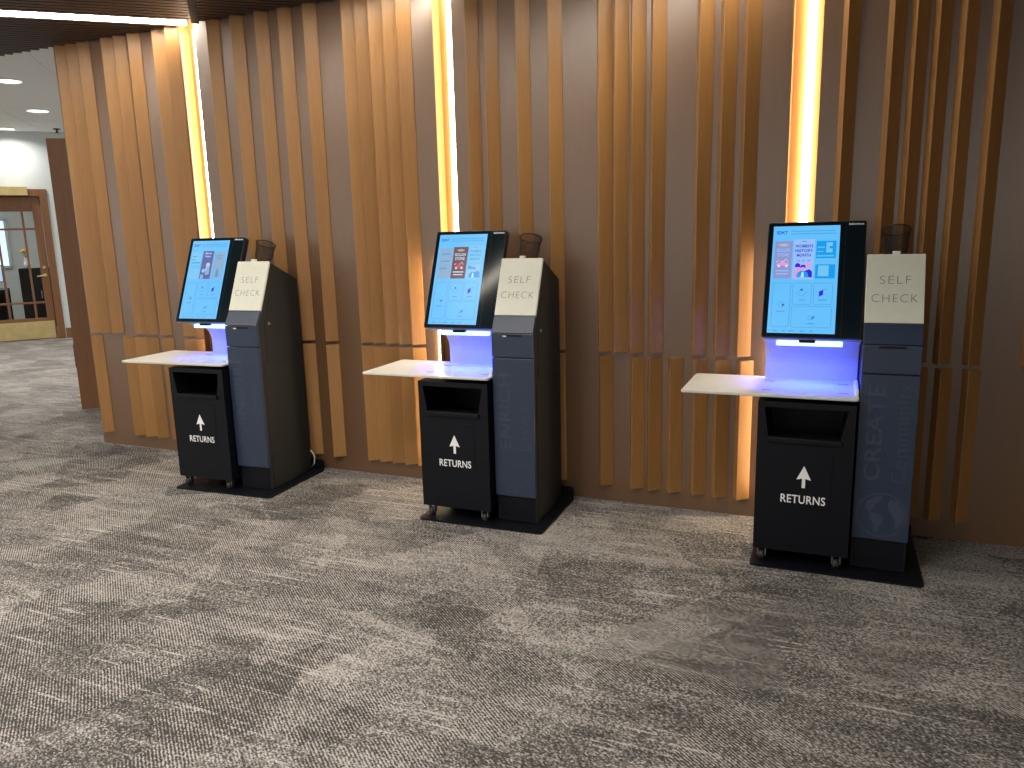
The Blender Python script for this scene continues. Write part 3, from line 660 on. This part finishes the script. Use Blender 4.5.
        P([(.34, .80), (.62, .66), (.88, .30), (.94, -.06), (.84, -.34), (.66, -.58), (.56, -.46), (.60, -.12), (.42, .06), (.30, .30), (.24, .58)])
    elif icon == 'heart':
        pts = []
        for i in range(48):
            t_ = i * 2 * math.pi / 48; x = 16 * math.sin(t_) ** 3; y = 13 * math.cos(t_) - 5 * math.cos(2 * t_) - 2 * math.cos(3 * t_) - math.cos(4 * t_)
            pts.append((0.116 + x * 0.0058, 0.118 + y * 0.0058))
        outline(pts, 0.018)
    else:
        pts = []
        for i in range(33):
            a = math.radians(-52 + 284 * i / 32); pts.append((0.116 + 0.070 * math.cos(a), 0.170 + 0.070 * math.sin(a)))
        pts += [(0.085, 0.075), (0.085, 0.045)]; pts = [(0.147, 0.045), (0.147, 0.075)] + pts
        outline(pts, 0.018, True); outline([(0.092, 0.030), (0.140, 0.030)], 0.03, False); outline([(0.100, 0.016), (0.132, 0.016)], 0.03, False)
    obj('panel_emblem', bm, M_NAVYTXT, navy)
    # shelf
    bm = bmesh.new(); prism(bm, rrect(-0.732 if kind == 1 else -0.705, 0.062, -0.305, 0.150, 0.016), lambda a, b: (a, b, 0.798), lambda a, b: (a, b, 0.810)); sh = obj('shelf', bm, M_SHELF, root)
    sh.modifiers.new('bevel', 'BEVEL').width = 0.002; sh['label'] = 'white overhanging item shelf'
    for x, y in ((-0.33, -0.20), (-0.33, 0.02), (0.0, -0.20), (0.0, 0.02)):
        bm = bmesh.new(); box(bm, x - 0.022, x + 0.022, y - 0.005, y + 0.005, 0.8095, 0.8112, bev=0.0006); obj('pad_mark', bm, M_GREYTXT, sh)
    bm = bmesh.new(); box(bm, 0.045, 0.060, -0.24, 0.02, 0.810, 0.835, bev=0.003); obj('end_stop', bm, M_WHITE, sh)
    # shelf support column behind the bin
    bm = bmesh.new(); box(bm, -0.345, TX0, 0.140, 0.196, 0.010, 0.80, bev=0.003); obj('support_panel', bm, M_BLACK, root)
    # white cove under the screen
    cove = [(-0.176, 1.046), (-0.10, 1.030), (-0.02, 1.010)]
    cxx, czz, r = -0.02, 0.890, 0.120
    for i in range(1, 9):
        a = math.radians(90 - 90 * i / 8); cove.append((cxx + r * 1.12 * math.cos(a), czz + r * math.sin(a)))
    cove.append((0.114, 0.810))
    bm = bmesh.new(); prism(bm, profile_sheet(cove, 0.006), lambda a, b: (SX0 + 0.004, a, b), lambda a, b: (SX1 + 0.002, a, b)); cv = obj('scanner_cove', bm, M_COVE, root)
    bm = bmesh.new(); box(bm, -0.30, -0.015, -0.105, -0.075, 1.006, 1.026, bev=0.003); obj('scan_light', bm, M_SCAN, cv)
    bm = bmesh.new(); box(bm, -0.20, -0.13, -0.165, -0.135, 1.028, 1.040, bev=0.002); obj('scanner_window', bm, M_BLACK, cv)
    ld = bpy.data.lights.new('scan_lamp', 'AREA'); ld.shape = 'RECTANGLE'; ld.size = 0.30; ld.size_y = 0.03; ld.energy = SCAN_W; ld.color = (0.012, 0.03, 1.0); ld.spread = math.radians(120)
    lo = bpy.data.objects.new('scan_lamp', ld); lo.location = (-0.155, -0.088, 1.002); lo.rotation_euler = (math.radians(14), 0, 0); link(lo, cv)
    # bracket and screen
    bm = bmesh.new(); prism(bm, [(0.124, 0.812), (0.19, 0.812), (0.19, 1.20), (0.09, 1.40), (0.0, 1.38), (-0.06, 1.24), (-0.01, 1.06), (0.124, 1.03)], lambda a, b: (-0.23, a, b), lambda a, b: (-0.08, a, b)); obj('screen_bracket', bm, M_CHAR, root)
    bm = bmesh.new(); t = bmesh.new(); prism(t, rrect(SX0, SX1, 0, SLEN, 0.010), lambda a, b: scr(a, b, -0.042), lambda a, b: scr(a, b, 0)); merge(bm, t)
    hs = obj('screen_housing', bm, M_BEZEL, root); mb = hs.modifiers.new('bevel', 'BEVEL'); mb.width = 0.003; mb.segments = 2; mb.limit_method = 'ANGLE'
    bm = bmesh.new(); prism(bm, rrect(SX0 + 0.005, SX1 - 0.005, 0.005, SLEN - 0.005, 0.007), lambda a, b: scr(a, b, 0.0001), lambda a, b: scr(a, b, 0.0014)); obj('screen_glass', bm, M_GLASSBLK, hs)
    bm = bmesh.new(); t = bmesh.new(); prism(t, [(AX1 + 0.0235, 0.008), (AX1 + 0.025, 0.008), (AX1 + 0.025, SLEN - 0.008), (AX1 + 0.0235, SLEN - 0.008)], lambda a, b: scr(a, b, 0.0014), lambda a, b: scr(a, b, 0.0018)); merge(bm, t); obj('glass_seam', bm, M_CHAR, hs)
    bm = bmesh.new(); put_text(bm, 'bibliotheca', lambda a, b: scr(a, b, 0.0019), 0.016, SLEN - 0.021, 0.0095, 0.062, offset=0.02); obj('maker_lettering', bm, M_WHITETXT, hs)
    bm = bmesh.new(); poly(bm, [act(0, 0, .0016), act(1, 0, .0016), act(1, 1, .0016), act(0, 1, .0016)]); dp = obj('display', bm, S_BG, root); dp['label'] = 'lit blue touch display'
    g = display_graphics(kind, dp); g.location = SN * 0.0014
    return root

def make_bin(pose, label):
    """return bin on casters; same local frame as the kiosk"""
    x0, x1, y0, y1, z0, z1 = -0.355, 0.054, -0.299, 0.128, 0.074, 0.778
    off = Vector(((x0 + x1) / 2, (y0 + y1) / 2, 0)); rot = Matrix.Rotation(pose[2], 4, 'Z')
    p = Vector((pose[0], pose[1], 0)) + rot @ off
    root = empty('returns_bin', (p.x, p.y, 0.010), pose[2]); tag(root, label, 'bin', 'black returns bins')
    sh = Matrix.Translation(-off - Vector((0, 0, 0.010)))
    bm = bmesh.new()
    ox0, ox1, oz0, oz1 = x0 + 0.028, x1 - 0.030, 0.617, 0.752; bx0, bx1 = ox0 + 0.020, ox1 - 0.026
    F_ = lambda x, z, y=y0: Vector((x, y, z))
    O = [F_(x0, z0), F_(x1, z0), F_(x1, z1), F_(x0, z1)]; Hh = [F_(bx0, oz0), F_(bx1, oz0), F_(ox1, oz1), F_(ox0, oz1)]
    for i in range(4): poly(bm, [O[i], O[(i + 1) % 4], Hh[(i + 1) % 4], Hh[i]])
    In = [F_(bx0, oz0 - .06, y1 - .06), F_(bx1, oz0 - .06, y1 - .06), F_(ox1, oz1, y1 - .06), F_(ox0, oz1, y1 - .06)]
    for i in range(4): poly(bm, [Hh[i], Hh[(i + 1) % 4], In[(i + 1) % 4], In[i]])
    poly(bm, In)
    B = [Vector((v.x, y1, v.z)) for v in O]
    for i in range(4): poly(bm, [O[i], B[i], B[(i + 1) % 4], O[(i + 1) % 4]])
    poly(bm, B[::-1]); bmesh.ops.remove_doubles(bm, verts=bm.verts[:], dist=1e-5); bm.transform(sh)
    body = obj('bin_body', bm, M_BLACK, root)
    bm = bmesh.new(); box(bm, bx0 - 0.002, bx1 + 0.006, y0 - 0.014, y0, oz0 - 0.026, oz0 - 0.001, bev=0.004, mtx=sh); obj('opening_lip', bm, M_BLACK, body)
    bm = bmesh.new(); box(bm, x0 + 0.075, x1 - 0.085, y0 - 0.0022, y0, 0.30, 0.555, bev=0.0008, mtx=sh); obj('front_plate', bm, M_BLACK, body)
    fn = lambda a, b: sh @ Vector((a, y0 - 0.0034, b)); c = (x0 + x1) / 2 + 0.004
    bm = bmesh.new(); put_text(bm, 'RETURNS', fn, c, 0.312, 0.040, 0.190, offset=0.014, spacing=1.05)
    obj('returns_lettering', bm, M_WHITETXT, body)
    bm = bmesh.new(); poly(bm, [fn(c - .007, .386), fn(c + .007, .386), fn(c + .007, .430), fn(c + .031, .424), fn(c, .490), fn(c - .031, .424), fn(c - .007, .430)]); obj('arrow_mark', bm, M_WHITETXT, body)
    for cx in (x0 + 0.038, x1 - 0.046):
        for cy in (y0 + 0.035, y1 - 0.045):
            bm = bmesh.new(); box(bm, cx - .024, cx + .024, cy - .024, cy + .024, z0 - 0.004, z0 + 0.002, mtx=sh, bev=.0015)
            for s in (-1, 1): box(bm, cx + s * .017 - .002, cx + s * .017 + .002, cy - .014, cy + .018, 0.030, z0 - 0.002, mtx=sh)
            cs = obj('caster', bm, M_STEEL, root)
            bm = bmesh.new(); tube(bm, [(cx - .013, cy, 0.033), (cx + .013, cy, 0.033)], 0.023, 18); bm.transform(sh); obj('caster_wheel', bm, M_RUBBER, cs)
    return root

def make_cup(pose, label):
    sl = math.atan2(1.416 - 1.294, 0.270)
    loc = Vector((pose[0], pose[1], 0)) + Matrix.Rotation(pose[2], 4, 'Z') @ Vector((0.182, 0.000, 1.3852))
    root = empty('pencil_cup', tuple(loc)); root.rotation_euler = (-sl, 0, pose[2]); tag(root, label, 'cup', 'pencil cups on the kiosks')
    h, r0, r1 = 0.150, 0.046, 0.060; n = 40
    P = lambda k, t: (lambda r, a: (r * math.cos(a), r * math.sin(a), 0.003 + (h - 0.003) * t))(r0 + (r1 - r0) * t, 2 * math.pi * k / n)
    bm = bmesh.new()
    for k in range(n):
        tube(bm, [P(k, 0), P(k + 5, .5), P(k + 10, 1)], 0.0008, 3, cap=False); tube(bm, [P(k, 0), P(k - 5, .5), P(k - 10, 1)], 0.0008, 3, cap=False)
    for i in range(1, 14): tube(bm, [P(k, i / 14) for k in range(0, n, 2)], 0.0008, 3, closed=True)
    obj('wire_mesh', bm, M_MESH, root)
    bm = bmesh.new(); tube(bm, [P(k, 1.0) for k in range(n)], 0.0028, 8, closed=True); obj('rim', bm, M_MESH, root, smooth=True)
    bm = bmesh.new(); tube(bm, [(0, 0, 0.0), (0, 0, 0.005)], r0, 24); obj('cup_base', bm, M_MESH, root)
    return root

POSE = {1: (-3.509, 3.840, 0.054), 2: (-1.736, 3.871, 0.021), 3: (0.036, 3.868, 0.008)}
K1 = make_kiosk(POSE[1], 1, 'self check kiosk lettered INSPIRE Ideas with a light bulb, farthest from the camera', ('INSPIRE', .40, .93), ('Ideas', .395, .70), 'bulb')
make_kiosk(POSE[2], 2, 'middle self check kiosk lettered ENRICH Lives with a heart', ('ENRICH', .35, .89), ('Lives', .345, .66), 'heart')
make_kiosk(POSE[3], 3, 'self check kiosk lettered CREATE Community with a globe, nearest the camera', ('CREATE', .365, .94), ('Community', .36, .955), 'globe')
make_bin(POSE[1], 'black RETURNS bin on casters at the kiosk lettered INSPIRE')
make_bin(POSE[2], 'black RETURNS bin on casters at the kiosk lettered ENRICH')
make_bin(POSE[3], 'black RETURNS bin on casters at the kiosk lettered CREATE')
make_cup(POSE[1], 'black wire mesh pencil cup on top of the kiosk lettered INSPIRE')
make_cup(POSE[2], 'black wire mesh pencil cup on top of the kiosk lettered ENRICH')
make_cup(POSE[3], 'black wire mesh pencil cup on top of the kiosk lettered CREATE')
# white cable behind the far kiosk
bm = bmesh.new(); tube(bm, [(0.25, 0.199, 0.16), (0.285, 0.222, 0.14), (0.300, 0.232, 0.10), (0.292, 0.235, 0.05), (0.26, 0.238, 0.014)], 0.0045, 8)
obj('power_cable', bm, M_CABLE, K1)
